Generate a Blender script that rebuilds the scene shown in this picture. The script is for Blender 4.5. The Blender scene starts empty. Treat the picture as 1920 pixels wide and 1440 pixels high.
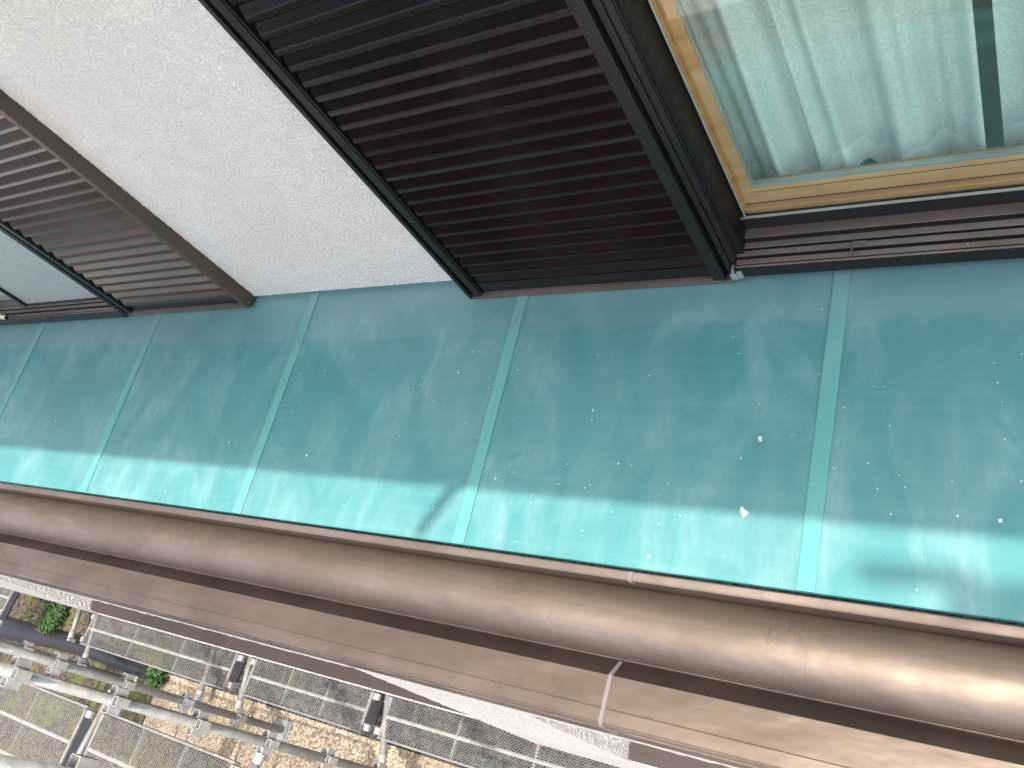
import bpy, bmesh, math, random
from mathutils import Vector, Matrix, noise
random.seed(7)
S = bpy.context.scene
COL = S.collection
R = math.radians
# ------------------------------------------------------------------ camera
cam = bpy.data.cameras.new("camera"); co = bpy.data.objects.new("camera", cam); COL.objects.link(co)
CR = ((0.83063893, 0.2795317, -0.48156101), (0.00448943, -0.86818879, -0.49621374), (-0.55679334, 0.41001251, -0.72240634))
cam.sensor_width = 36; cam.lens = 1590.5 / 1920 * 36
cam.clip_start = 0.02; cam.clip_end = 500
co.matrix_world = Matrix(((CR[0][0], -CR[1][0], -CR[2][0], 0.0), (CR[0][1], -CR[1][1], -CR[2][1], -1.336),
                          (CR[0][2], -CR[1][2], -CR[2][2], 1.693), (0, 0, 0, 1)))
S.camera = co
# ------------------------------------------------------------------ light
SUN = Vector((0.25, -0.18, 1.0)).normalized()
w = bpy.data.worlds.new("World"); S.world = w; w.use_nodes = True
nt = w.node_tree; bg = nt.nodes["Background"]
sky = nt.nodes.new("ShaderNodeTexSky"); sky.sky_type = 'NISHITA'; sky.sun_disc = False
sky.sun_elevation = math.asin(SUN.z); sky.sun_rotation = math.atan2(SUN.x, SUN.y)
sky.air_density = 1.0; sky.dust_density = 6.0; sky.ozone_density = 1.0
nt.links.new(sky.outputs[0], bg.inputs[0]); bg.inputs[1].default_value = 0.15
sl = bpy.data.lights.new("sun", 'SUN'); sl.energy = 2.0; sl.angle = R(0.7); sl.color = (1.0, 0.95, 0.87)
so = bpy.data.objects.new("sun", sl); COL.objects.link(so); so.location = (2, -3, 8)
so.rotation_euler = SUN.to_track_quat('Z', 'Y').to_euler()
S.view_settings.view_transform = 'Standard'; S.view_settings.look = 'None'
S.view_settings.exposure = 1.5; S.view_settings.gamma = 1
S.render.engine = 'CYCLES'

# ------------------------------------------------------------------ materials
class NM:
    def __init__(s, name):
        s.m = bpy.data.materials.new(name); s.m.use_nodes = True; s.t = s.m.node_tree
        s.b = s.t.nodes["Principled BSDF"]; s.tc = s.t.nodes.new("ShaderNodeTexCoord")
    def n(s, typ, **k):
        nd = s.t.nodes.new(typ)
        for a, v in k.items():
            if a.startswith('i_'):
                key = a[2:]; key = int(key) if key.isdigit() else key.replace('_', ' ')
                nd.inputs[key].default_value = v
            else: setattr(nd, a, v)
        return nd
    def l(s, a, b): s.t.links.new(a, b)
    def map(s, scale=(1, 1, 1), rot=(0, 0, 0)):
        mp = s.n("ShaderNodeMapping"); mp.inputs['Scale'].default_value = scale; mp.inputs['Rotation'].default_value = rot
        s.l(s.tc.outputs['Object'], mp.inputs['Vector']); return mp.outputs[0]
    def noise(s, scale, detail=4, rough=.55, vec=None, dist=0):
        nd = s.n("ShaderNodeTexNoise", i_Scale=scale, i_Detail=detail, i_Roughness=rough, i_Distortion=dist)
        s.l(vec if vec is not None else s.tc.outputs['Object'], nd.inputs['Vector']); return nd.outputs['Fac']
    def ramp(s, fac, stops):
        r = s.n("ShaderNodeValToRGB"); e = r.color_ramp.elements
        while len(e) < len(stops): e.new(.5)
        for q, (p, c) in zip(e, stops):
            q.position = p; q.color = (c, c, c, 1) if isinstance(c, (int, float)) else (*c, 1)
        s.l(fac, r.inputs[0]); return r.outputs[0]
    def mix(s, fac, a, b, mode='MIX'):
        m = s.n("ShaderNodeMix", data_type='RGBA', blend_type=mode)
        for sock, v in ((m.inputs[0], fac), (m.inputs[6], a), (m.inputs[7], b)):
            if isinstance(v, (int, float)): sock.default_value = v
            elif isinstance(v, tuple): sock.default_value = (*v, 1)
            else: s.l(v, sock)
        return m.outputs[2]
    def math(s, op, a, b=0.0):
        m = s.n("ShaderNodeMath", operation=op)
        for i, v in enumerate((a, b)):
            if isinstance(v, (int, float)): m.inputs[i].default_value = v
            else: s.l(v, m.inputs[i])
        return m.outputs[0]
    def bump(s, h, dist, strength=1.0):
        b = s.n("ShaderNodeBump", i_Strength=strength, i_Distance=dist); s.l(h, b.inputs['Height']); s.l(b.outputs[0], s.b.inputs['Normal'])
    def set(s, col=None, rough=None, metal=None, spec=None, coat=None):
        for key, v in (('Base Color', col), ('Roughness', rough), ('Metallic', metal), ('Specular IOR Level', spec), ('Coat Weight', coat)):
            if v is None: continue
            if isinstance(v, (int, float)): s.b.inputs[key].default_value = v
            elif isinstance(v, tuple): s.b.inputs[key].default_value = (*v, 1)
            else: s.l(v, s.b.inputs[key])
        return s

def mat_stucco(name, col, bd=.0042, fs=1.0):
    m = NM(name)
    big = m.noise(2.2, 3); c = m.mix(m.ramp(big, [(.35, 0.0), (.7, 1.0)]), tuple(x * .93 for x in col), col)
    g = m.noise(26, 3); c = m.mix(m.ramp(g, [(.42, .0), (.75, .25)]), c, tuple(x * .8 for x in col))
    m.set(col=c, rough=.8, spec=.3)
    a = m.noise(120 * fs, 3, .55, dist=.8); b = m.noise(330 * fs, 2, .6)
    h = m.math('ADD', m.ramp(a, [(.34, 0.0), (.62, 1.0)]), m.math('MULTIPLY', b, .35))
    m.bump(h, bd, 1.0); return m.m

def mat_teal(name, cap=False):
    m = NM(name)
    base = (.10, .33, .31) if cap else (.070, .238, .243)
    stre = m.noise(5.5, 5, .6, m.map((1.0, .6, 1)), dist=.8)          # chalky run-off streaks down the slope
    fine = m.noise(26, 5, .7, m.map((1.0, .35, 1)))
    brush = m.noise(60, 2, .6, m.map((.04, 1.0, 1)))
    f = m.math('MULTIPLY', m.ramp(stre, [(.42, 0.0), (.68, 1.0)]), m.ramp(fine, [(.3, .15), (.7, 1.0)]))
    c = m.mix(m.math('MULTIPLY', f, .6), base, (.27, .43, .44))
    c = m.mix(m.ramp(m.noise(2.3, 3), [(.35, 0.0), (.7, .5)]), c, tuple(x * .82 for x in base))
    c = m.mix(m.ramp(brush, [(.5, 0.0), (.8, .10)]), c, (.2, .47, .44))
    wm = m.noise(11, 3, .6, m.map((1.5, .25, 1)), dist=.3)
    ym = m.n("ShaderNodeSeparateXYZ"); m.l(m.tc.outputs['Object'], ym.inputs[0])
    low = m.ramp(m.math('MULTIPLY', ym.outputs[1], -1.0), [(.35, 0.0), (.75, 1.0)])
    c = m.mix(m.math('MULTIPLY', m.math('MULTIPLY', low, m.ramp(wm, [(.5, 0.0), (.78, 1.0)])), .13), c, (.33, .50, .49))
    # dust band by the wall, where rain does not reach
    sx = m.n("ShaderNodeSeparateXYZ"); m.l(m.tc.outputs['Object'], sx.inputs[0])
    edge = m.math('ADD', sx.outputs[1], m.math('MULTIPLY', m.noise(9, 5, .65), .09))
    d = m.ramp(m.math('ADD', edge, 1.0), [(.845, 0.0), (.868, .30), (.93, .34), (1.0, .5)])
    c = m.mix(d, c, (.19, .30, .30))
    # grey chalk specks
    v = m.n("ShaderNodeTexVoronoi", i_Scale=30.0); m.l(m.tc.outputs['Object'], v.inputs['Vector'])
    sp = m.math('MULTIPLY', m.math('LESS_THAN', v.outputs['Distance'], .055), m.math('GREATER_THAN', m.noise(7, 2), .53))
    c = m.mix(m.math('MULTIPLY', sp, .75), c, (.6, .72, .7))
    m.set(col=c, rough=m.ramp(stre, [(.3, .27), (.8, .46)]), spec=.5)
    m.bump(m.math('ADD', m.noise(3.0, 2), m.math('MULTIPLY', m.noise(55, 2), .02)), .006, .5)
    return m.m

def mat_metal(name, col, rough=.35, metal=.85, brushed=True, wav=.002):
    m = NM(name)
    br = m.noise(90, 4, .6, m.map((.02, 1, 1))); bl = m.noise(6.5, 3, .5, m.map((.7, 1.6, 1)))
    c = m.mix(m.ramp(br, [(.35, 0.0), (.7, .35)]), col, tuple(min(1, x * 1.35) for x in col))
    c = m.mix(m.ramp(bl, [(.38, 0.0), (.62, .85)]), c, tuple(x * .68 for x in col))  # soft blotches in the colour imitate dappled reflections on the gutter
    sc = m.noise(38, 6, .8, m.map((.5, 1.4, 1), (0, 0, .5)), dist=1.5)
    c = m.mix(m.ramp(sc, [(.70, 0.0), (.76, .5)]), c, tuple(min(1, x * 1.8) for x in col))
    hair = m.math('ABSOLUTE', m.math('SUBTRACT', m.noise(9, 2, .5, m.map((1.0, .5, 1), (0, 0, .6)), dist=2.2), .5))
    hm = m.math('MULTIPLY', m.math('LESS_THAN', hair, .0045), m.ramp(m.noise(1.3, 1), [(.50, 0.0), (.58, .55)]))
    c = m.mix(hm, c, tuple(x * .55 for x in col))
    m.set(col=c, rough=m.ramp(bl, [(.3, rough * .85), (.75, rough * 1.25)]), metal=metal)
    if brushed: m.bump(m.math('ADD', m.math('MULTIPLY', br, .02), m.math('MULTIPLY', bl, 1.0)), wav * 4, .7)
    return m.m

def mat_plain(name, col, rough=.4, metal=0.0, var=.15, scale=12, spec=.5, bump=0):
    m = NM(name); n = m.noise(scale, 4, .6)
    c = m.mix(m.ramp(n, [(.3, 0.0), (.75, 1.0)]), tuple(x * (1 - var) for x in col), tuple(min(1, x * (1 + var)) for x in col))
    m.set(col=c, rough=m.ramp(n, [(.3, rough * .85), (.8, min(1, rough * 1.2))]), metal=metal, spec=spec)
    if bump: m.bump(m.noise(scale * 8, 3), bump, .6)
    return m.m

def mat_galv(name, col=(.35, .37, .36)):
    m = NM(name); n = m.noise(22, 5, .7); k = m.noise(6, 3)
    c = m.mix(m.ramp(n, [(.35, 0.0), (.7, 1.0)]), tuple(x * .62 for x in col), col)
    c = m.mix(m.ramp(k, [(.45, 0.0), (.7, .55)]), c, (.30, .25, .20))
    c = m.mix(m.ramp(m.noise(70, 2), [(.70, 0.0), (.74, .8)]), c, (.75, .75, .70))
    m.set(col=c, rough=.5, metal=.12); m.bump(n, .0006, .5); return m.m

def mat_glass(name, tint=(.9, 1, .97), ior=1.5, boost=1.0, rough=0.0):
    m = NM(name); t = m.t; t.nodes.remove(m.b)
    out = t.nodes["Material Output"]
    tr = m.n("ShaderNodeBsdfTransparent"); tr.inputs[0].default_value = (*tint, 1)
    gl = m.n("ShaderNodeBsdfGlossy"); gl.inputs['Roughness'].default_value = rough; gl.inputs[0].default_value = (1, 1, 1, 1)
    fr = m.n("ShaderNodeFresnel"); fr.inputs[0].default_value = ior
    geo = m.n('ShaderNodeNewGeometry'); m.l(m.math('ADD', ior, m.math('MULTIPLY', geo.outputs['Backfacing'], 1 / ior - ior)), fr.inputs[0])
    f = m.math('MULTIPLY', fr.outputs[0], boost); mx = m.n("ShaderNodeMixShader")
    m.l(f, mx.inputs[0]); m.l(tr.outputs[0], mx.inputs[1]); m.l(gl.outputs[0], mx.inputs[2]); m.l(mx.outputs[0], out.inputs[0])
    return m.m

def mat_curtain(name='lace_curtain', lo=.08, hi=.2, sc=1.0):
    m = NM(name); t = m.t; out = t.nodes["Material Output"]
    n = m.noise(120, 4, .6)
    c = m.mix(m.ramp(n, [(.35, 0.0), (.7, 1.0)]), (.88 * sc, .90 * sc, .89 * sc), (.93 * sc, .94 * sc, .93 * sc))
    m.set(col=c, rough=.9, spec=.1)
    tl = m.n("ShaderNodeBsdfTranslucent"); m.l(c, tl.inputs[0])
    a = m.n("ShaderNodeMixShader"); a.inputs[0].default_value = .25; m.l(m.b.outputs[0], a.inputs[1]); m.l(tl.outputs[0], a.inputs[2])
    tr = m.n("ShaderNodeBsdfTransparent"); b = m.n("ShaderNodeMixShader")
    m.l(m.ramp(m.noise(170, 2), [(.4, lo), (.6, hi)]), b.inputs[0]); m.l(a.outputs[0], b.inputs[1]); m.l(tr.outputs[0], b.inputs[2])
    m.l(b.outputs[0], out.inputs[0]); m.bump(n, .0012, .5); return m.m

def mat_wood():
    m = NM("amber_wood_frame")
    g = m.noise(30, 5, .6, m.map((.12, 1, 1)), dist=.8)
    c = m.mix(m.ramp(g, [(.35, 0.0), (.7, 1.0)]), (.40, .215, .08), (.52, .305, .125))
    m.set(col=c, rough=.45, spec=.4); return m.m

def mat_ground(name, c1, c2, c3, scale, moss=0.0, bump=.006):
    m = NM(name)
    v = m.n("ShaderNodeTexVoronoi", i_Scale=scale); m.l(m.tc.outputs['Object'], v.inputs['Vector'])
    bw = m.n("ShaderNodeRGBToBW"); m.l(v.outputs['Color'], bw.inputs[0])
    c = m.mix(m.ramp(bw.outputs[0], [(.25, 0.0), (.7, 1.0)]), c1, c2)
    c = m.mix(m.ramp(m.noise(1.7, 6, .7), [(.45, 0.0), (.68, .85)]), c, c3)
    if moss: c = m.mix(m.ramp(m.noise(3.5, 6, .75), [(.5, 0.0), (.6, moss)]), c, (.09, .12, .03))
    m.set(col=c, rough=.9, spec=.2)
    h = m.math('ADD', m.math('MULTIPLY', v.outputs['Distance'], -1.0), m.noise(scale * 1.5, 3))
    m.bump(h, bump, 1.0); return m.m

M_st = mat_stucco("white_stucco", (.93, .895, .83))
M_st2 = mat_stucco("white_stucco_ground_floor", (.66, .645, .625), .009, .6)
M_teal = mat_teal("teal_painted_steel"); M_cap = mat_teal("teal_seam_paint", True)
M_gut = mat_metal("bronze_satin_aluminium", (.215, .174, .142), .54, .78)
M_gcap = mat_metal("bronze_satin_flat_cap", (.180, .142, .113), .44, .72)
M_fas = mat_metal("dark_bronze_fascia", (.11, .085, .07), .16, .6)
M_chan = mat_metal("bronze_channel_shade", (.06, .048, .039), .38, .6)  # dark colour stands in for the reflected shade beside the roll
M_joint = mat_plain("mauve_grey_joint_rubber", (.16, .14, .14), .6)
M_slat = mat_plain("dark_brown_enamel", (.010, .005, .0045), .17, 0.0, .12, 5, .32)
M_slat1 = mat_plain("brown_enamel_lighter", (.034, .019, .013), .2, 0.0, .1, 3, .5)  # lighter brown than the enamel of the other box
M_fr = mat_plain("dark_brown_aluminium", (.012, .011, .010), .28, .0, .15, 9, .3)
M_frm = mat_plain("near_black_aluminium", (.008, .008, .007), .5, 0, .1, 9, .2)
M_jamb = mat_plain("brown_aluminium_jamb", (.075, .055, .04), .42, .2, .12, 9)
M_rail = mat_metal("worn_bronze_rail", (.20, .165, .14), .42, .5, wav=.0005)
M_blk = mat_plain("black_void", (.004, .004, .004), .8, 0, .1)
M_wood = mat_wood()
M_trim = mat_plain("grey_aluminium_bead", (.35, .40, .38), .35, .5)
M_gl = mat_glass("window_glass", (.93, 1, .97), 1.5, 1.5)
M_gl2 = mat_glass("inner_glass", (.9, .98, .95), 1.45, 1.0)
M_cur = mat_curtain(); M_hem = mat_curtain("lace_hem", .0, .02, 1.05)
M_dark = mat_plain("room_dark", (.30, .38, .34), .8)
M_frost = mat_plain("frosted_grey_green_pane", (.36, .40, .375), .28, 0, .05, 3)
M_brown = mat_plain("brown_coated_sill", (.040, .030, .024), .55, 0, .12, 4, bump=.001)
M_galv = mat_galv("galvanised_steel"); M_galv2 = mat_galv("bright_galvanised_steel", (.235, .24, .24))
M_sock = mat_galv("pale_socket_steel", (.42, .43, .44)); M_mesh = mat_galv("dull_mesh_steel", (.27, .275, .275))
M_cream = mat_plain("cream_plastic", (.66, .58, .42), .5)
M_tarp = mat_plain("black_plastic_sheet", (.02, .019, .02), .35, 0, .3, 8)
M_leaf = mat_plain("green_leaf", (.04, .095, .02), .6, 0, .5, 20)
M_soff = mat_plain("eave_soffit_paint", (.70, .66, .60), .7)
M_gravel = mat_ground("dark_grey_gravel", (.022, .022, .021), (.12, .117, .11), (.03, .027, .022), 70)
M_path = mat_ground("washed_aggregate_path", (.18, .145, .10), (.44, .38, .295), (.19, .15, .10), 75)
M_soil = mat_ground("mossy_soil", (.03, .025, .019), (.13, .105, .082), (.03, .025, .018), 60, .7)
M_yard = mat_ground("pale_bounce_yard", (.50, .47, .42), (.62, .585, .52), (.50, .47, .41), 30)
M_white = mat_plain("white_paint_splash", (.55, .62, .60), .7)

# ------------------------------------------------------------------ mesh helpers
class MB:
    def __init__(s): s.bm = bmesh.new()
    def box(s, x0, x1, y0, y1, z0, z1, rot=None, org=None):
        vs = [Vector((x, y, z)) for x in (x0, x1) for y in (y0, y1) for z in (z0, z1)]
        if rot is not None: vs = [rot @ (v - org) + org for v in vs]
        v = [s.bm.verts.new(p) for p in vs]
        for f in ((0, 1, 3, 2), (4, 6, 7, 5), (0, 4, 5, 1), (2, 3, 7, 6), (0, 2, 6, 4), (1, 5, 7, 3)): s.bm.faces.new([v[i] for i in f])
        return s
    def prism(s, prof, x0, x1, closed=True, nseg=1, caps=True, jit=0.0):
        """profile of (y,z) swept along x"""
        rows = []
        for k in range(nseg + 1):
            x = x0 + (x1 - x0) * k / nseg
            rows.append([s.bm.verts.new((x + (jit * noise.noise((x * 40, p[0] * 60, p[1] * 60)) if jit else 0), p[0], p[1])) for p in prof])
        n = len(prof)
        for a, b in zip(rows, rows[1:]):
            for i in range(n if closed else n - 1):
                j = (i + 1) % n; s.bm.faces.new((a[i], b[i], b[j], a[j]))
        if closed and caps: s.bm.faces.new(rows[0]); s.bm.faces.new(rows[-1][::-1])
        return s
    def tube(s, a, b, r, seg=14, r2=None, caps=True):
        a = Vector(a); b = Vector(b); d = (b - a).normalized(); u = d.orthogonal().normalized(); v = d.cross(u)
        r2 = r if r2 is None else r2
        A = [s.bm.verts.new(a + (u * math.cos(t) + v * math.sin(t)) * r) for t in [2 * math.pi * i / seg for i in range(seg)]]
        B = [s.bm.verts.new(b + (u * math.cos(t) + v * math.sin(t)) * r2) for t in [2 * math.pi * i / seg for i in range(seg)]]
        for i in range(seg):
            f = s.bm.faces.new((A[i], A[(i + 1) % seg], B[(i + 1) % seg], B[i])); f.smooth = True
        if caps: s.bm.faces.new(A[::-1]); s.bm.faces.new(B)
        return s
    def path(s, pts, r, seg=10):
        pts = [Vector(p) for p in pts]; rings = []
        for i, p in enumerate(pts):
            d = (pts[min(i + 1, len(pts) - 1)] - pts[max(i - 1, 0)]).normalized(); u = d.cross(Vector((0, 0, 1)))
            u = u.normalized() if u.length > 1e-4 else Vector((1, 0, 0)); v = d.cross(u)
            rings.append([s.bm.verts.new(p + (u * math.cos(t) + v * math.sin(t)) * r) for t in [2 * math.pi * k / seg for k in range(seg)]])
        for a, b in zip(rings, rings[1:]):
            for k in range(seg):
                f = s.bm.faces.new((a[k], a[(k + 1) % seg], b[(k + 1) % seg], b[k])); f.smooth = True
        return s
    def build(s, name, mat, parent=None, bevel=0.0, smooth=False, label=None, solid=0.0):
        bmesh.ops.recalc_face_normals(s.bm, faces=s.bm.faces)
        me = bpy.data.meshes.new(name); s.bm.to_mesh(me); s.bm.free(); me.materials.append(mat)
        if smooth: me.polygons.foreach_set('use_smooth', [True] * len(me.polygons))
        o = bpy.data.objects.new(name, me); COL.objects.link(o)
        if parent is not None: o.parent = parent; o.matrix_parent_inverse = wm(parent).inverted()
        if solid: q = o.modifiers.new("solid", 'SOLIDIFY'); q.thickness = solid
        if bevel:
            q = o.modifiers.new("bevel", 'BEVEL'); q.width = bevel; q.segments = 2; q.limit_method = 'ANGLE'; q.angle_limit = R(40)
        if label: o['label'] = label
        return o
def wm(o):
    m = Matrix.Translation(o.location) @ o.rotation_euler.to_matrix().to_4x4() if o.type == 'EMPTY' else Matrix()
    return m
def empty(name, loc=(0, 0, 0)):
    o = bpy.data.objects.new(name, None); COL.objects.link(o); o.location = loc; o.empty_display_size = .1; return o
def tag(o, label=None, cat=None, group=None, kind=None):
    if label: o['label'] = label
    if cat: o['category'] = cat
    if group: o['group'] = group
    if kind: o['kind'] = kind
    return o
def fbm(p, o=3):
    return noise.fractal(Vector(p), .9, 2.1, o)

XL, XR = -9.5, 2.4          # length of the house front that is built
# ------------------------------------------------------------------ HOUSE
house = empty("house", (-2, 0, -3.2))
tag(house, "white stucco house with brown shutter boxes above a teal metal lean-to roof", "house")

# upper wall
def stucco_sheet(x0, x1, z0, z1, y, step, name, mat, amp=.0016, zj=.003):
    bm = bmesh.new(); nx = int((x1 - x0) / step); nz = int((z1 - z0) / step); g = []
    for j in range(nz + 1):
        row = []
        for i in range(nx + 1):
            x = x0 + (x1 - x0) * i / nx; z = z0 + (z1 - z0) * j / nz
            d = amp * noise.noise((x * 70, z * 70, 3)) + amp * .7 * noise.noise((x * 150, z * 150, 9))
            zz = z + (zj * (.5 + noise.noise((x * 90, 1, 5)) + .5 * noise.noise((x * 240, 2, 5))) if j == 0 else 0)
            row.append(bm.verts.new((x, y - abs(d) * 2, zz)))
        g.append(row)
    for a, b in zip(g, g[1:]):
        for i in range(nx): f = bm.faces.new((a[i], a[i + 1], b[i + 1], b[i])); f.smooth = True
    return bm
mb = MB(); mb.bm = stucco_sheet(-2.66, -1.50, .016, 1.5, -.010, .006, "w", M_st)
mb.box(-3.34, -.74, .003, .16, -.25, 2.3)
mb.box(XL, -6.3, .0, .16, -.25, 2.3)
mb.box(-6.3, -3.34, .0, .16, -.25, .02); mb.box(-6.3, -3.34, .0, .16, 1.95, 2.3)
mb.box(-.74, 1.2, .0, .16, -.25, .05); mb.box(-.74, 1.2, .0, .16, 1.95, 2.3); mb.box(1.2, XR, .0, .16, -.25, 2.3)
wall = mb.build("stucco_wall", M_st, house)

# upper eave that shades the wall
EZ = 2.30; EW = 1.096
mb = MB(); mb.prism([(.3, EZ), (-EW, EZ), (-EW, EZ + .16), (.3, EZ + .42)], XL, XR + .4)
mb.build("upper_eave", M_soff, house)

# rooms behind the windows
for x0, x1 in ((-.74, 1.2), (-6.3, -3.34)):
    mb = MB()
    a = [Vector((x, y, z)) for x in (x0, x1) for y in (.16, 2.6) for z in (-.02, 2.1)]
    v = [mb.bm.verts.new(p) for p in a]
    for f in ((0, 1, 3, 2), (4, 6, 7, 5), (2, 3, 7, 6), (0, 2, 6, 4), (1, 5, 7, 3)): mb.bm.faces.new([v[i] for i in f])
    mb.build("room_lining", M_dark, house)

# lean-to roof
sl5 = math.tan(R(5)); YE = -.822
roof = MB()
prof_top = [(.0, .0)] + [(-.822 * k / 8, -.822 * k / 8 * sl5) for k in range(1, 9)]
roof.prism([(p[0], p[1]) for p in prof_top] + [(YE, YE * sl5 - .012), (0, -.03)], XL, XR, nseg=1)
roof_o = roof.build("lean_to_roof", M_teal, house, label="flat teal painted metal roof with pale streaks")
SEAMS = [-.4695, -1.3695, -2.270, -3.178, -4.090, -4.99, -5.89, -6.79, .44, 1.35]
cap0 = None
for i, x in enumerate(SEAMS):
    if cap0 is None:
        mb = MB(); n1 = .006
        pr = [(-.0195, 0.0005), (-.0195, n1 * .7), (-.0165, n1), (.0165, n1), (.0195, n1 * .7), (.0195, .0005)]
        bm = mb.bm; rows = []
        for y in (-.002, -.823):
            rows.append([bm.verts.new((px, y, y * sl5 + pz)) for px, pz in pr])
        for k in range(5): bm.faces.new((rows[0][k], rows[0][k + 1], rows[1][k + 1], rows[1][k]))
        bm.faces.new(rows[1]); bm.faces.new(rows[0][::-1])
        cap0 = mb.build("seam_cap", M_cap, roof_o); o = cap0
    else:
        o = cap0.copy(); COL.objects.link(o)
    o.location = (x, 0, 0)
mb = MB(); mb.prism([(.0026, .0), (-.0015, .0), (-.0015, .024), (.0026, .024)], -2.60, -1.54); mb.build("wall_flashing", M_teal, roof_o)
# dry paint splashes and bird marks lying on the roof
def roof_from_px(u, v):
    d = Vector([sum(CR[r][k] * q for r, q in enumerate(((u - 960) / 1590.5, (v - 720) / 1590.5, 1))) for k in range(3)])
    n = Vector((0, -sl5, 1)); c = Vector((0, -1.336, 1.693)); return c + d * (-(n @ c) / (n @ d)) if False else c - d * (n.dot(c) / n.dot(d))
mb = MB(); rnd = random.Random(4)
spots = [(1426, 824, .006), (1396, 962, .008), (1392, 955, .005), (1876, 977, .004), (576, 855, .0045), (105, 790, .004), (430, 830, .003), (1218, 1045, .004),
         (930, 898, .003), (940, 1005, .003), (1112, 770, .003), (888, 660, .003), (860, 700, .003), (1795, 968, .0025), (1390, 860, .0025), (1168, 1108, .003), (1160, 870, .003)]
for _ in range(62):
    spots.append((rnd.uniform(0, 1920), rnd.uniform(600, 1130), rnd.choice((.0012, .0014, .0018, .0022))))
specks = mb
for u, v, r in spots:
    mb = MB() if r > .0024 else specks
    p = roof_from_px(u, v)
    if not (-.81 < p.y < -.03) or p.x < -5: continue
    k = rnd.randint(6, 9); ph = rnd.random() * 6
    if u == 1396: k = 11
    vs = [mb.bm.verts.new((p.x + math.cos(ph + t) * r * q, p.y + math.sin(ph + t) * r * q * 1.2, 0)) for t, q in [(2 * math.pi * i / k, rnd.uniform(.6, 1.25)) for i in range(k)]]
    for q in vs: q.co.z = q.co.y * sl5 + .0028
    mb.bm.faces.new(vs)
    if mb is not specks: mb.build("paint_splash", M_white, roof_o)
o = specks.build("dust_specks", M_white, roof_o); o['kind'] = 'stuff'

# eave gutter: ledge, rounded roll, wide flat cap, fascia
prof = [(-.829, -.120), (-.829, -.0775), (-.832, -.0755), (-.847, -.0775), (-.851, -.081), (-.8515, -.140)]
for k in range(0, 33):
    t = math.pi * k / 32.0
    prof.append((-.934 + .0815 * math.cos(t), -.148 + .078 * math.sin(t) ** .9))
prof += [(-1.0158, -.1485), (-1.0168, -.1395), (-1.0190, -.1390), (-1.0200, -.1500)]
GUT1 = prof
mb = MB(); mb.prism(GUT1, XL, XR, closed=False, nseg=60)
gut = mb.build("eave_gutter", M_gut, house, label="satin bronze rounded gutter roll along the eave", smooth=False)
for p in gut.data.polygons: p.use_smooth = True
gut.data.set_sharp_from_angle(angle=R(35))
prof2 = [(-1.0618, -.1075), (-1.0625, -.1050), (-1.100, -.1045), (-1.1325, -.1045), (-1.1335, -.1058), (-1.135, -.1054), (-1.162, -.1070), (-1.1660, -.1095), (-1.1675, -.114), (-1.1675, -.128)]
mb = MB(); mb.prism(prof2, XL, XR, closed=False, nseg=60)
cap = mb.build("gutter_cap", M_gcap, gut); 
for p in cap.data.polygons: p.use_smooth = True
cap.data.set_sharp_from_angle(angle=R(18))
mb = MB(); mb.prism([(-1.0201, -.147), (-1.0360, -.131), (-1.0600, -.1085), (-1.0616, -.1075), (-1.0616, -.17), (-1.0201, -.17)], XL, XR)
mb.build("shade_channel", M_chan, gut, smooth=False)  # facet whose shade is put into its colour
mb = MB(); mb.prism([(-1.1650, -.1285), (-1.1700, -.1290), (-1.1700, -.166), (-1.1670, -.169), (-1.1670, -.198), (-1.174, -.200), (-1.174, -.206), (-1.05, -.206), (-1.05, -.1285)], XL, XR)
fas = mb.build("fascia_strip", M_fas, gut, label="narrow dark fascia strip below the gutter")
mb = MB()
for k in range(44): mb.box(-5.2 + k * .048, -5.2 + k * .048 + .026, -1.1690, -1.1655, -.190, -.178)
mb.build("vent_slots", M_blk, gut)
mb = MB()
jx = -.870
mb.prism([(-.828, -.078), (-.832, -.0725), (-.848, -.0745), (-.853, -.080), (-.8535, -.098), (-.849, -.098)], jx + .002, jx + .012)
mb.build("joint_strip", M_joint, gut, bevel=.0008)
mb = MB(); mb.prism([(-1.0220, -.141), (-1.040, -.1235), (-1.0600, -.103), (-1.0625, -.1020), (-1.162, -.1040), (-1.1690, -.108), (-1.1715, -.114), (-1.1715, -.150), (-1.1725, -.206), (-1.16, -.206), (-1.16, -.112), (-1.06, -.110)], jx - .004, jx + .006)
mb.build("joint_strip", M_joint, gut, bevel=.0008)

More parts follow.
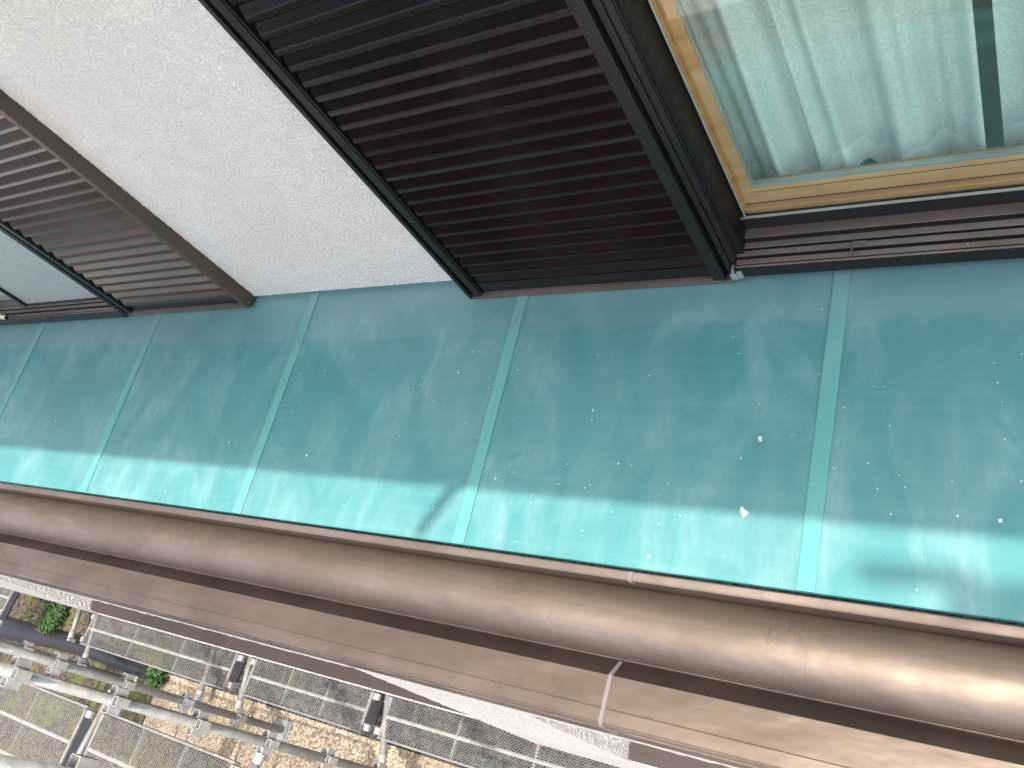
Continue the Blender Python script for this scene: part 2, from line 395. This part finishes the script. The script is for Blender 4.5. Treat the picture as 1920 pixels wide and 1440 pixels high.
# ------------------------------------------------------------------ lower storey wall
LY = -1.156; LB = -1.25
def ragged_box(mb, x0, x1, y0, y1, z0, z1, ends=(0, 0), topj=0, step=.006, amp=.006):
    """front-faced stucco block whose x ends and top/bottom edges are uneven"""
    nz = max(2, int((z1 - z0) / step)); nx = max(2, int((x1 - x0) / .02)); bm = mb.bm; F = []; B = []
    for j in range(nz + 1):
        z = z0 + (z1 - z0) * j / nz; rf = []; rb = []
        for i in range(nx + 1):
            x = x0 + (x1 - x0) * i / nx; zz = z
            if i == 0 and ends[0]: x += amp * .8 * noise.noise((z * 22, 3, x0)) + amp * noise.noise((z * 75, 3, x0))
            if i == nx and ends[1]: x += amp * noise.noise((z * 28, 7, x1)) + amp * .5 * noise.noise((z * 90, 3, x0))
            if j == 0 and topj: zz += amp * 1.3 * noise.noise((x * 26, 8, 2)) + amp * .7 * noise.noise((x * 80, 8, 2))
            yy = y0 + .0012 * noise.noise((x * 60, z * 60, 1))
            rf.append(bm.verts.new((x, yy, zz))); rb.append(bm.verts.new((x, y1, zz)))
        F.append(rf); B.append(rb)
    for j in range(nz):
        for i in range(nx):
            bm.faces.new((F[j][i], F[j][i + 1], F[j + 1][i + 1], F[j + 1][i])); bm.faces.new((B[j][i + 1], B[j][i], B[j + 1][i], B[j + 1][i + 1]))
        bm.faces.new((B[j][0], F[j][0], F[j + 1][0], B[j + 1][0])); bm.faces.new((F[j][nx], B[j][nx], B[j + 1][nx], F[j + 1][nx]))
    for i in range(nx):
        bm.faces.new((B[0][i], B[0][i + 1], F[0][i + 1], F[0][i])); bm.faces.new((F[nz][i], F[nz][i + 1], B[nz][i + 1], B[nz][i]))
XA0, XA1, XB0 = -4.56, -1.90, -1.27
mb = MB()
ragged_box(mb, XL, XA0, LY, -.90, LB, -.215)
ragged_box(mb, XA1, XB0, LY, -.90, LB, -.215, ends=(1, 0), amp=.022)
ragged_box(mb, XA1 - .02, XR, LY, -.95, -1.72, LB - .0142, topj=1, amp=.02)
ragged_box(mb, XA0 + .001, XA1 - .03, LY + .001, -1.08, -.475, -.215, topj=1, amp=.035); ragged_box(mb, XB0 + .001, XR, LY + .001, -1.08, -.475, -.215, topj=1, amp=.035)
mb.box(XL, XR, LY + .002, -.88, LB - .014, LB - .001)
mb.box(XL, XR, -.86, -.84, -3.2, LB - .0145)
mb.build("lower_wall", M_st2, house, label="white stucco wall of the ground floor below the gutter")
mb = MB()
for x0, x1 in ((XA0 + .004, XA1 - .004), (XB0 + .004, XR)):
    mb.box(x0, x1, LY + .006, -.90, LB + .002, -1.200)
    mb.box(x0, x1, LY + .03, -.90, -1.199, -1.190)
    mb.box(x0, x1, -.93, -.90, -1.189, -.215)
mb.build("window_recess_panel", M_brown, house, label="flat dark brown panel sunk in the ground floor wall")

# ------------------------------------------------------------------ shutter boxes
def shutter_box(x0, x1, p, zb, ztop, side_right, mslat, label):
    """x0..x1 front width, p = how far it stands out, zb bottom"""
    yf = -p
    body = MB()
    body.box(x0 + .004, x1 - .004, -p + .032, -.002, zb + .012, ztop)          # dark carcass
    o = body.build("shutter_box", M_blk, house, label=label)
    # slat panel: tilted faces over a short drop
    mb = MB(); xs, xe = x0 + .072, x1 - (.050 if not side_right else .026); pitch = .0462; z = zb + .052
    def sl(z, h, yo=0):
        t = [(yf + .0135, z + h), (yf + .0055, z + h - .0225), (yf + .0035, z + h - .0265), (yf + .0034, z + .0085), (yf + .0055, z + .0055), (yf + .018, z + .0045), (yf + .022, z - .0005), (yf + .030, z - .0005), (yf + .030, z + h)]
        return t
    while z < ztop - .05:
        mb.prism(sl(z, pitch - .0008), xs, xe); z += pitch
    mb.build("slat_panel", mslat, o)
    mb = MB(); mb.box(xs - .012, xe + .01, yf + .014, yf + .02, zb + .016, zb + .0505)
    mb.build("kick_plate", M_fr, o)
    # stiles and bottom rail
    mb = MB()
    mb.box(x0, x0 + .013, yf - .0, -.003, zb, ztop)
    mb.build("edge_flange", M_fr, o, bevel=.0015)
    mb = MB(); mb.prism([(0, 0)], 0, 0, closed=False) if False else None
    mb.box(x0 + .026, x0 + .052, yf + .001, yf + .03, zb + .010, ztop); mb.box(x0 + .0525, x0 + .057, yf + .005, yf + .03, zb + .010, ztop)
    mb.build("stile", M_fr, o, bevel=.002)
    mb = MB()
    if side_right:
        mb.box(x1 - .024, x1, yf, .0, zb - .004, ztop); mb.box(x1 - .032, x1 - .0245, yf + .004, yf + .03, zb + .01, ztop)
        mb.build("stile", M_jamb, o, bevel=.0015, label="plain brown side cheek of the shutter box")
    else:
        mb.box(x1 - .056, x1 - .030, yf + .001, yf + .03, zb + .010, ztop); mb.box(x1 - .0295, x1 - .022, yf - .001, yf + .03, zb + .010, ztop)
        mb.build("stile", M_fr, o, bevel=.002)
    mb = MB()
    mb.box(x0 + .0135, x1 - (.0245 if side_right else 0), yf + .0005, -.003, zb, zb + .009)
    mb.box(x0 + .030, x1 - .034, yf + .0035, yf + .020, zb + .0095, zb + .0155)
    mb.build("bottom_rail", M_rail, o, bevel=.001)
    if side_right:
        for q in ((-.048, .032), (-.014, .028), (-.008, .046)):
            mb = MB(); mb.tube((x1 + .0, q[0], zb + q[1] - .02), (x1 + .0022, q[0], zb + q[1] - .02), .0028, 10); mb.build("screw_head", M_trim, o)
    return o
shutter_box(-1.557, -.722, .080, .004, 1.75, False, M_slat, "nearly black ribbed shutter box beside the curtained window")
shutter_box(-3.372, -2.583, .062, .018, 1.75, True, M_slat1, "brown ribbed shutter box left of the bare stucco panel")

# ------------------------------------------------------------------ windows
def window(x0, x1, dy, label):
    fr = MB()
    ztop = 1.9
    # outer frame ring
    fr.box(x0, x0 + .03, -.055, .05, .045, ztop); fr.box(x1 - .03, x1, -.055, .05, .045, ztop); fr.box(x0, x1, -.055, .05, ztop, ztop + .04)
    o = fr.build("window", M_frm, house, label=label)
    # stepped rails of the sill
    mb = MB(); sd = dy; steps = [(0.006, -.0225, .1050, .094), (-.0285, -.0440, .0935, .082), (-.0475, -.0620, .0865, .074), (-.0675, -.0805, .0785, .066), (-.0825, -.0875, .0750, .060)]
    steps = [(a + sd, b + sd, c - sd * .6, d) for a, b, c, d in steps]
    for y0, y1, z, zb in steps:
        mb = MB(); mb.prism([(y0, z), (y1, z - .0008), (y1, z - .0040), (y0, z - .0032)], x0 + .012, x1 - .012)
        mb.build("sill_rail", M_rail, o, bevel=.0008)
    mb = MB()
    pr = []
    for y0, y1, z, zb in steps: pr += [(y0 - .001, z - .0045), (y1 + .0015, z - .0045), (y1 + .0015, z - .013), (y1 - .002, z - .013)]
    mb.prism(pr + [(-.0865 + sd, .036 - sd), (.004 + sd, .036 - sd)], x0 + .005, x1 - .005)
    mb.build("sill_base", M_blk, o)
    mb = MB(); mb.prism([(-.088 + sd, .0720 - sd * .6), (-.0895 + sd, .0720 - sd * .6), (-.0895 + sd, .040 - sd), (-.088 + sd, .036 - sd)], x0 + .004, x1 - .004)
    mb.build("sill_nosing", M_fr, o)
    return o
# right hand window, next to the dark shutter box
win = window(-.712, 1.15, 0.0, "window with amber wooden sash, stepped brown sill rails and lace curtain behind")
# ribbed jamb between the shutter box and the glass
mb = MB()
mb.box(-.7215, -.7045, -.062, -.02, .06, 1.9)
yy = -.060; xx = -.7035
for k in range(6):
    mb.box(xx, xx + .0035, yy, yy + .012, .085, 1.9); mb.box(xx, xx + .0016, yy + .012, yy + .020, .085, 1.9)
    yy += .0125; xx += .0030
mb.build("ribbed_jamb", M_fr, win, bevel=.0008)
mb = MB(); mb.box(-.7385, -.7225, -.066, -.04, .018, 1.75); mb.build("guide_channel", M_fr, win, bevel=.001)
# worn corner casting and the little latch on the rails
mb = MB(); mb.box(-.722, -.704, -.0925, -.078, .030, .052); mb.box(-.7035, -.690, -.0935, -.082, .036, .062); mb.box(-.716, -.700, -.086, -.070, .0525, .066)
mb.build("corner_cap", M_trim, win, bevel=.0015)
mb = MB(); mb.box(-.432, -.402, -.0645, -.0475, .0872, .0890); mb.box(-.418, -.412, -.058, -.053, .0892, .0925); mb.box(-.4325, -.430, -.0830, -.0475, .080, .0905)
mb.build("rail_latch", M_rail, win, bevel=.0006)
for x, y, z in ((-.665, -.0735, .079), (-.20, -.0735, .079), (-.55, -.0560, .0865)):
    mb = MB(); mb.tube((x, y, z), (x, y, z + .0012), .0022, 8); mb.build("screw_head", M_trim, win)
# dark sash rail below the glass
mb = MB(); mb.box(-.690, 1.14, .004, .050, .060, .147); mb.build("sash_rail", M_blk, win)
mb = MB(); mb.box(-.6845, 1.13, -.0005, .006, .1475, .1500); mb.box(-.6675, 1.13, -.0025, .004, .1503, .1535)
mb.box(-.6705, -.6675, -.0025, .004, .1503, 1.88); mb.build("glazing_bead", M_trim, win, bevel=.0006)
# outer pane
mb = MB(); mb.bm.faces.new([mb.bm.verts.new(p) for p in ((-0.667, 0.006, 0.154), (1.12, 0.006, 0.154), (1.12, 0.006, 1.88), (-0.667, 0.006, 1.88))]); mb.build("glass_pane", M_gl, win)
# amber wooden inner sash
mb = MB(); zb = .136
mb.prism([(.018, zb), (.018, zb + .025), (.034, zb + .0255), (.034, zb + .0285), (.030, zb + .0295), (.030, zb + .072), (.034, zb + .080), (.060, zb + .080), (.060, zb)], -.6745, 1.13)
mb.box(-.6770, -.6705, .018, .060, zb + .0005, 1.87); mb.box(-.6703, -.640, .0285, .060, zb + .081, 1.87)
mb.build("wooden_sash", M_wood, win, bevel=.0012, label="amber wooden sash frame around the curtained glass")
mb = MB(); mb.box(-.668, 1.12, .0286, .0300, zb + .0302, zb + .0322); mb.box(-.640, 1.12, .0290, .0300, zb + .068, zb + .0690); mb.build("rail_groove", M_jamb, win)
mb = MB(); mb.box(-.6400, 1.12, .033, .046, zb + .0805, zb + .0885); mb.box(-.6398, -.6355, .033, .046, zb + .089, 1.87)
mb.build("glazing_bead", M_trim, win, bevel=.0008)
mb = MB(); mb.bm.faces.new([mb.bm.verts.new(p) for p in ((-0.6352, 0.047, 0.2247), (1.11, 0.047, 0.2247), (1.11, 0.047, 1.87), (-0.6352, 0.047, 1.87))]); mb.build("glass_pane", M_gl2, win)

# left hand window with the grey-green pane
win2 = window(-6.2, -3.374, .026, "window with plain grey-green pane at the far left beyond the ribbed shutter box")
mb = MB(); mb.box(-4.150, -3.500, .0, .006, .084, 1.88); mb.build("frosted_pane", M_frost, win2, label="flat grey-green frosted pane")
mb = MB(); mb.box(-4.172, -4.1505, -.012, .02, .050, 1.88); mb.box(-4.17, -3.39, -.008, .02, .060, .0835); mb.box(-3.4995, -3.38, -.004, .03, .06, 1.88)
mb.build("sash_frame", M_fr, win2, bevel=.0015)
mb = MB(); mb.bm.faces.new([mb.bm.verts.new(p) for p in ((-6.1, 0.014, 0.09), (-4.1725, 0.014, 0.09), (-4.1725, 0.014, 1.88), (-6.1, 0.014, 1.88))]); mb.build("glass_pane", M_gl, win2)
mb = MB(); mb.box(-6.1, -4.173, -.002, .011, .060, .088); mb.build("sash_rail", M_rail, win2)

# ------------------------------------------------------------------ curtains
def curtain(x0, x1, fold, hem, label, band, xs):
    nx, nz = 150, 70; mb = MB(); G = []
    for j in range(nz + 1):
        t = j / nz; row = []
        for i in range(nx + 1):
            xb = xs + (x1 - xs) * i / nx; u = (xb - x0) / (x1 - x0)
            zb = hem(u); z = zb + (1.85 - zb) * (t ** 1.6)
            lean = fold(u, min(1, (z - .15) / 1.2))
            row.append(mb.bm.verts.new((xb + lean[0], .112 + lean[1], z)))
        G.append(row)
    for a, b in zip(G, G[1:]):
        for i in range(nx): f = mb.bm.faces.new((a[i], a[i + 1], b[i + 1], b[i])); f.smooth = True
    o = mb.build("lace_curtain", M_cur); tag(o, label, "curtain", "lace curtains in the window")
    # stitched hem band following the scallops
    mb = MB(); prev = None
    for i in range(nx + 1):
        xb = xs + (x1 - xs) * i / nx; u = (xb - x0) / (x1 - x0); zb = hem(u); l = fold(u, 0); l2 = fold(u, .03)
        cur = (mb.bm.verts.new((xb + l[0], .1105 + l[1], zb - .001)), mb.bm.verts.new((xb + l2[0], .1105 + l2[1], zb + band(u))))
        if prev: f = mb.bm.faces.new((prev[0], cur[0], cur[1], prev[1])); f.smooth = True
        prev = cur
    mb.build("hem_band", M_hem, o)
    return o
def fold1(u, h):
    y = .030 * math.sin(u * 2 * math.pi * 3.6 + .9) * (1 - .25 * h) + .008 * math.sin(u * 2 * math.pi * 9.7 + 1.0 + h * 2)
    y -= .042 * math.exp(-((u - .335) / .030) ** 2)
    y += .006 * noise.noise((u * 7, h * 2.5, 1))
    return (.02 * h * math.sin(u * 9), y)
def arch(u, c, wd, a): return a * max(0, math.cos(min(1, abs(u - c) / wd) * math.pi / 2)) ** .7
def hem1(u): return .130 + arch(u, .475, .09, .050)
def band1(u): return .052 + arch(u, .475, .16, .022) + arch(u, .77, .16, .030)
def fold2(u, h): return (0, .022 * math.sin(u * 2 * math.pi * 6 + 1.2) + .006 * math.sin(u * 41 + h))
def hem2(u): return .130 + .006 * (1 + math.sin(u * 40))
curtain(-.668, -.164, fold1, hem1, "white lace curtain with one deep pleat, left of the dark gap", band1, -.735)
curtain(-.136, 1.1, fold2, hem2, "white lace curtain right of the dark gap, at the photo's right edge", lambda u: .045 + .02 * math.sin(u * 40), -.136)

# cream tube end poking out over the sill at the far left
mb = MB(); pts = [(-4.62, -.062, .185), (-4.48, -.070, .165), (-4.36, -.076, .135), (-4.27, -.082, .108), (-4.225, -.086, .100)]
mb.path(pts, .011, 12); o = mb.build("drain_hose", M_cream); tag(o, "cream plastic hose end lying on the sill at the far left", "hose")
mb = MB(); mb.tube((-4.2252, -.086, .100), (-4.2200, -.0863, .0993), .0085, 12); mb.build("hose_mouth", M_blk, o)

# ------------------------------------------------------------------ ground
def sheet(name, pts, z, mat, lab=None):
    mb = MB(); mb.bm.faces.new([mb.bm.verts.new((x, y, z)) for x, y in pts]); o = mb.build(name, mat); o['kind'] = 'structure'; return o
sheet("ground", [(-120, -120), (120, -120), (120, 120), (-120, 120)], -3.212, M_gravel)
sheet("yard", [(-60, -2.9), (60, -2.9), (60, -60), (-60, -60)], -3.206, M_yard)  # unseen pale ground, added to bounce light up onto the wall
sheet("path", [(-6.35, -1.335), (-6.3, -1.78), (8, -1.74), (8, -1.335)], -3.204, M_path)
sheet("soil", [(8, -1.7405), (-6.2995, -1.7805), (-6.21, -2.9), (8, -2.9)], -3.2045, M_soil)
sheet("soil", [(-12, -.85), (-6.75, -.85), (-6.36, -1.3), (-6.21, -2.9), (-12, -2.9)], -3.204, M_soil)

# unseen dark house, added and placed for the shutters to mirror
nb = empty("added_dark_house", (-7, -9, -3.2)); tag(nb, "unseen dark house added opposite the teal roof for the shutters to reflect", "house")
mb = MB(); mb.box(-11, -3.2, -12, -7.2, -3.2, 1.6); mb.build("wall", M_brown, nb)
mb = MB(); mb.prism([(-6.7, 1.5), (-9.6, 3.2), (-12.5, 1.5), (-12.5, 1.6), (-9.6, 3.35), (-6.7, 1.65)], -11.4, -2.8); mb.build("roof", M_fr, nb)
mb = MB(); mb.box(-7.2, -5.6, -7.2, -7.14, -1.8, .1); mb.build("window", M_fr, nb)
# ------------------------------------------------------------------ scaffold
scaf = empty("scaffolding", (-4.8, -1.5, -3.2))
tag(scaf, "grey galvanised tube scaffolding with socketed posts beside the ground floor wall", "scaffolding")
def post(x, y, z0, z1, zs):
    mb = MB(); mb.tube((x, y, z0), (x, y, z1), .0243, 20)
    o = mb.build("post", M_galv, scaf)
    for z in zs:
        mb = MB(); a = .036
        for dx, dy in ((1, 0), (-1, 0), (0, 1), (0, -1)):       # four pockets round the tube, open on top
            cx, cy = x + dx * .040, y + dy * .040; hx = .017 if dx else .021; hy = .017 if dy else .021; t = .0035
            mb.box(cx - hx, cx + hx, cy - hy, cy - hy + t, z - .032, z + .032); mb.box(cx - hx, cx + hx, cy + hy - t, cy + hy, z - .032, z + .032)
            mb.box(cx - hx, cx - hx + t, cy - hy + t, cy + hy - t, z - .032, z + .032); mb.box(cx + hx - t, cx + hx, cy - hy + t, cy + hy - t, z - .032, z + .032)
            mb.box(cx - hx + t, cx + hx - t, cy - hy + t, cy + hy - t, z - .030, z + .006)
        mb.build("wedge_socket", M_sock, o, bevel=.0012)
    return o
post(-2.15, -1.64, -3.18, 1.2, [.145 - .475 * k for k in range(-2, 7)])
post(-3.46, -1.50, -3.18, .35, [-.335 - .475 * k for k in range(-1, 6)])
post(-4.80, -1.46, -3.18, .2, [-.370 - .475 * k for k in range(-1, 6)])
post(-6.68, -1.478, -3.18, .1, [-.30 - .475 * k for k in range(0, 6)])
def transom(a, b, collar=True):
    a = Vector(a); b = Vector(b); d = (b - a).normalized()
    mb = MB(); mb.tube(a, b, .0213, 16); o = mb.build("transom", M_galv2, scaf)
    for e, s in ((a, 1), (b, -1)):
        mb = MB(); mb.tube(e, e + d * s * .05, .0262, 16); mb.box(e.x - .012, e.x + .012, min(e.y, e.y - s * .03), max(e.y, e.y - s * .03), e.z - .05, e.z + .02)
        mb.build("end_collar", M_sock, o, bevel=.001)
transom((-3.46, -1.447, -2.72), (-3.62, -.92, -2.72)); transom((-4.80, -1.410, -2.72), (-4.90, -.92, -2.72)); transom((-6.70, -1.43, -2.72), (-6.85, -.92, -2.72))
transom((-3.46, -1.555, -1.75), (-3.54, -2.32, -1.75)); transom((-4.82, -1.515, -1.75), (-4.90, -2.30, -1.75)); transom((-6.70, -1.53, -1.75), (-6.75, -2.3, -1.75))
transom((-5.62, -1.43, -3.05), (-5.68, -.95, -3.05)); transom((-7.55, -1.30, -3.05), (-7.65, -.95, -3.05))
for x, y in ((-2.15, -2.35), (-3.54, -2.37), (-4.90, -2.35), (-6.75, -2.35)):
    mb = MB(); mb.tube((x, y, -3.18), (x, y, 0.0 if x > -4.5 else -1.6), .0243, 16); mb.build("post", M_galv, scaf)
for x, y in ((-2.15, -1.64), (-3.46, -1.5), (-4.8, -1.46), (-6.68, -1.478), (-2.15, -2.35), (-3.54, -2.37), (-4.90, -2.35), (-6.75, -2.35)):
    mb = MB(); mb.box(x - .07, x + .07, y - .07, y + .07, -3.203, -3.195); mb.tube((x, y, -3.195), (x, y, -3.1), .019, 12)
    mb.build("base_plate", M_galv, scaf)
# unseen pieces added above the roof to cast shadows: brace stub, board, tube end
mb = MB(); mb.tube((-.64, -1.165, 3.0), (-.745, -1.365, 3.0), .019, 14); mb.build("brace", M_galv, scaf)
mb = MB(); mb.box(.86, 2.8, -1.62, -1.525, 4.18, 4.22); mb.build("shadow_board", M_galv, scaf)
mb = MB(); mb.tube((.70, -1.535, 4.20), (.90, -1.525, 4.20), .022, 12); mb.build("transom", M_galv, scaf)  # unseen tube end, added to shape the tongue of the board's shadow

def plank(x0, x1, y0, y1, z, label, cell=(.027, .016), ribs=2):
    """steel mesh deck board: rails, expanded-metal panel, embossed ribs, cross bars, end plates"""
    t = empty("mesh_plank", ((x0 + x1) / 2, (y0 + y1) / 2, z)); tag(t, label, "scaffold board", "steel mesh scaffold boards")
    mb = MB()
    mb.box(x0, x1, y0, y0 + .013, z - .045, z + .004); mb.box(x0, x1, y1 - .013, y1, z - .045, z + .004)
    mb.box(x0, x0 + .02, y0 + .0175, y1 - .0175, z - .045, z + .003); mb.box(x1 - .02, x1, y0 + .0175, y1 - .0175, z - .045, z + .003)
    mb.build("frame", M_galv2, t, bevel=.002)
    bm = MB(); cx, cy = cell; X0, X1, Y0, Y1 = x0 + .02, x1 - .02, y0 + .017, y1 - .017; W = X1 - X0; H = Y1 - Y0
    for s in (1, -1):
        k = -H * cx / cy
        while k < W:
            # strand: x = k + (y)*cx/cy
            pa = [k, 0]; pb = [k + H * cx / cy, H]
            if pa[0] < 0: pa = [0, -k * cy / cx]
            if pb[0] > W: pb = [W, (W - k) * cy / cx]
            if pb[1] > pa[1] + 1e-4:
                ya, yb = (Y0 + pa[1], Y0 + pb[1]) if s == 1 else (Y1 - pa[1], Y1 - pb[1])
                a = Vector((X0 + pa[0], ya, z)); b = Vector((X0 + pb[0], yb, z)); d = (b - a).normalized(); n = Vector((-d.y, d.x, 0)) * .0011
                vs = [bm.bm.verts.new(q) for q in (a - n + Vector((0, 0, .0012)), a + n + Vector((0, 0, -.0022)), b + n + Vector((0, 0, -.0022)), b - n + Vector((0, 0, .0012)))]
                bm.bm.faces.new(vs)
            k += cx
    bm.build("mesh_panel", M_mesh, t, solid=.0012)
    for k in range(ribs):
        mb = MB(); yc = Y0 + H * (k + 1) / (ribs + 1); n = int(W / .03)
        for i in range(n):
            xa = X0 + W * i / n; 
            mb.prism([(yc - .010, z + .0015), (yc, z + .006), (yc + .010, z + .0015), (yc, z - .002)], xa + .002, xa + W / n + .001)
        mb.build("embossed_rib", M_galv, t)
    for k in (1, 2): mb = MB(); xc = X0 + W * k / 3; mb.box(xc - .008, xc + .008, Y0, Y1, z - .028, z - .008); mb.build("cross_bar", M_galv, t)
    for xe, s in ((x0, -1), (x1, 1)):
        for ya, yb in ((y0 + .02, y0 + .06), (y1 - .06, y1 - .02)):
            mb = MB(); mb.box(min(xe, xe + s * .045), max(xe, xe + s * .045), ya, yb, z - .03, z - .008); mb.build("hook", M_sock, t, bevel=.001)
    mb = MB(); mb.box(x1 + .006, x1 + .085, y0 + .07, y1 - .07, z - .02, z - .008); mb.build("gap_plate", M_tarp, t)
    return t
plank(-8.6, -8.18, -1.40, -1.0, -2.70, "steel mesh scaffold board at the photo's left edge, below the stucco wall")
plank(-6.83, -4.99, -1.325, -1.055, -2.70, "steel mesh scaffold board ending at the black sheet, left of the middle transom", ribs=1)
plank(-4.80, -3.68, -1.322, -1.055, -2.70, "steel mesh scaffold board between two transoms, under the dark brown panel", ribs=1)
plank(-3.54, -1.9, -1.322, -1.055, -2.70, "steel mesh scaffold board running off the bottom edge under the stucco wall", ribs=1)
plank(-6.62, -4.96, -2.26, -1.64, -1.735, "steel mesh scaffold board left of the outer transom, in the bottom left corner")
plank(-4.80, -3.60, -2.26, -1.63, -1.735, "steel mesh scaffold board right of the outer transom, below the nearest post")

# black sheet lying in the soil
mb = MB(); cl = [(-9.6, -1.36), (-8.9, -1.40), (-8.3, -1.36), (-7.7, -1.335), (-7.2, -1.33), (-6.8, -1.36), (-6.45, -1.385), (-6.25, -1.40)]
wd = [.10, .11, .09, .085, .085, .07, .045, .02]; G = []
for (x, y), wv in zip(cl, wd):
    G.append([mb.bm.verts.new((x + .02 * noise.noise((x * 3, s, 0)), y + s * wv, -3.195 + .07 * (1 - abs(s) ** 2) * (wv / .1) + .012 * noise.noise((x * 5, s * 3, 2)))) for s in [-1 + 2 * k / 10 for k in range(11)]])
for a, b in zip(G, G[1:]):
    for i in range(10): f = mb.bm.faces.new((a[i], a[i + 1], b[i + 1], b[i])); f.smooth = True
o = mb.build("plastic_sheet", M_tarp, smooth=True); tag(o, "crumpled black plastic sheet on the soil behind the scaffold posts", "plastic sheet")
q = o.modifiers.new("s", 'SUBSURF'); q.levels = 2; q.render_levels = 2

def weed(x, y, n, r, label, seed):
    rn = random.Random(seed); t = empty("weed", (x, y, -3.2)); tag(t, label, "weed", "weeds by the scaffold")
    mb = MB(); st = MB()
    for k in range(n):
        a = rn.uniform(0, 6.28); d = r * rn.random() ** .6; bx, by = x + math.cos(a) * d, y + math.sin(a) * d; h = rn.uniform(.02, .10)
        c = Vector((bx, by, -3.2 + h)); L = rn.uniform(.016, .034); a2 = rn.uniform(0, 6.28); u = Vector((math.cos(a2), math.sin(a2), rn.uniform(-.3, .5))).normalized(); v = u.cross(Vector((rn.uniform(-.3, .3), rn.uniform(-.3, .3), 1))).normalized() * L * .38
        mb.bm.faces.new([mb.bm.verts.new(p) for p in (c, c + u * L * .5 + v, c + u * L, c + u * L * .5 - v)])
        if k % 4 == 0: st.tube((x + (bx - x) * .5, y + (by - y) * .5, -3.2), c, .0015, 5)
    mb.build("leaves", M_leaf, t); st.build("stems", M_leaf, t)
weed(-8.15, -1.16, 900, .19, "dark green weed clump in the soil at the left edge", 1)
weed(-6.33, -1.37, 420, .11, "bright green weed clump at the end of the black sheet", 2)
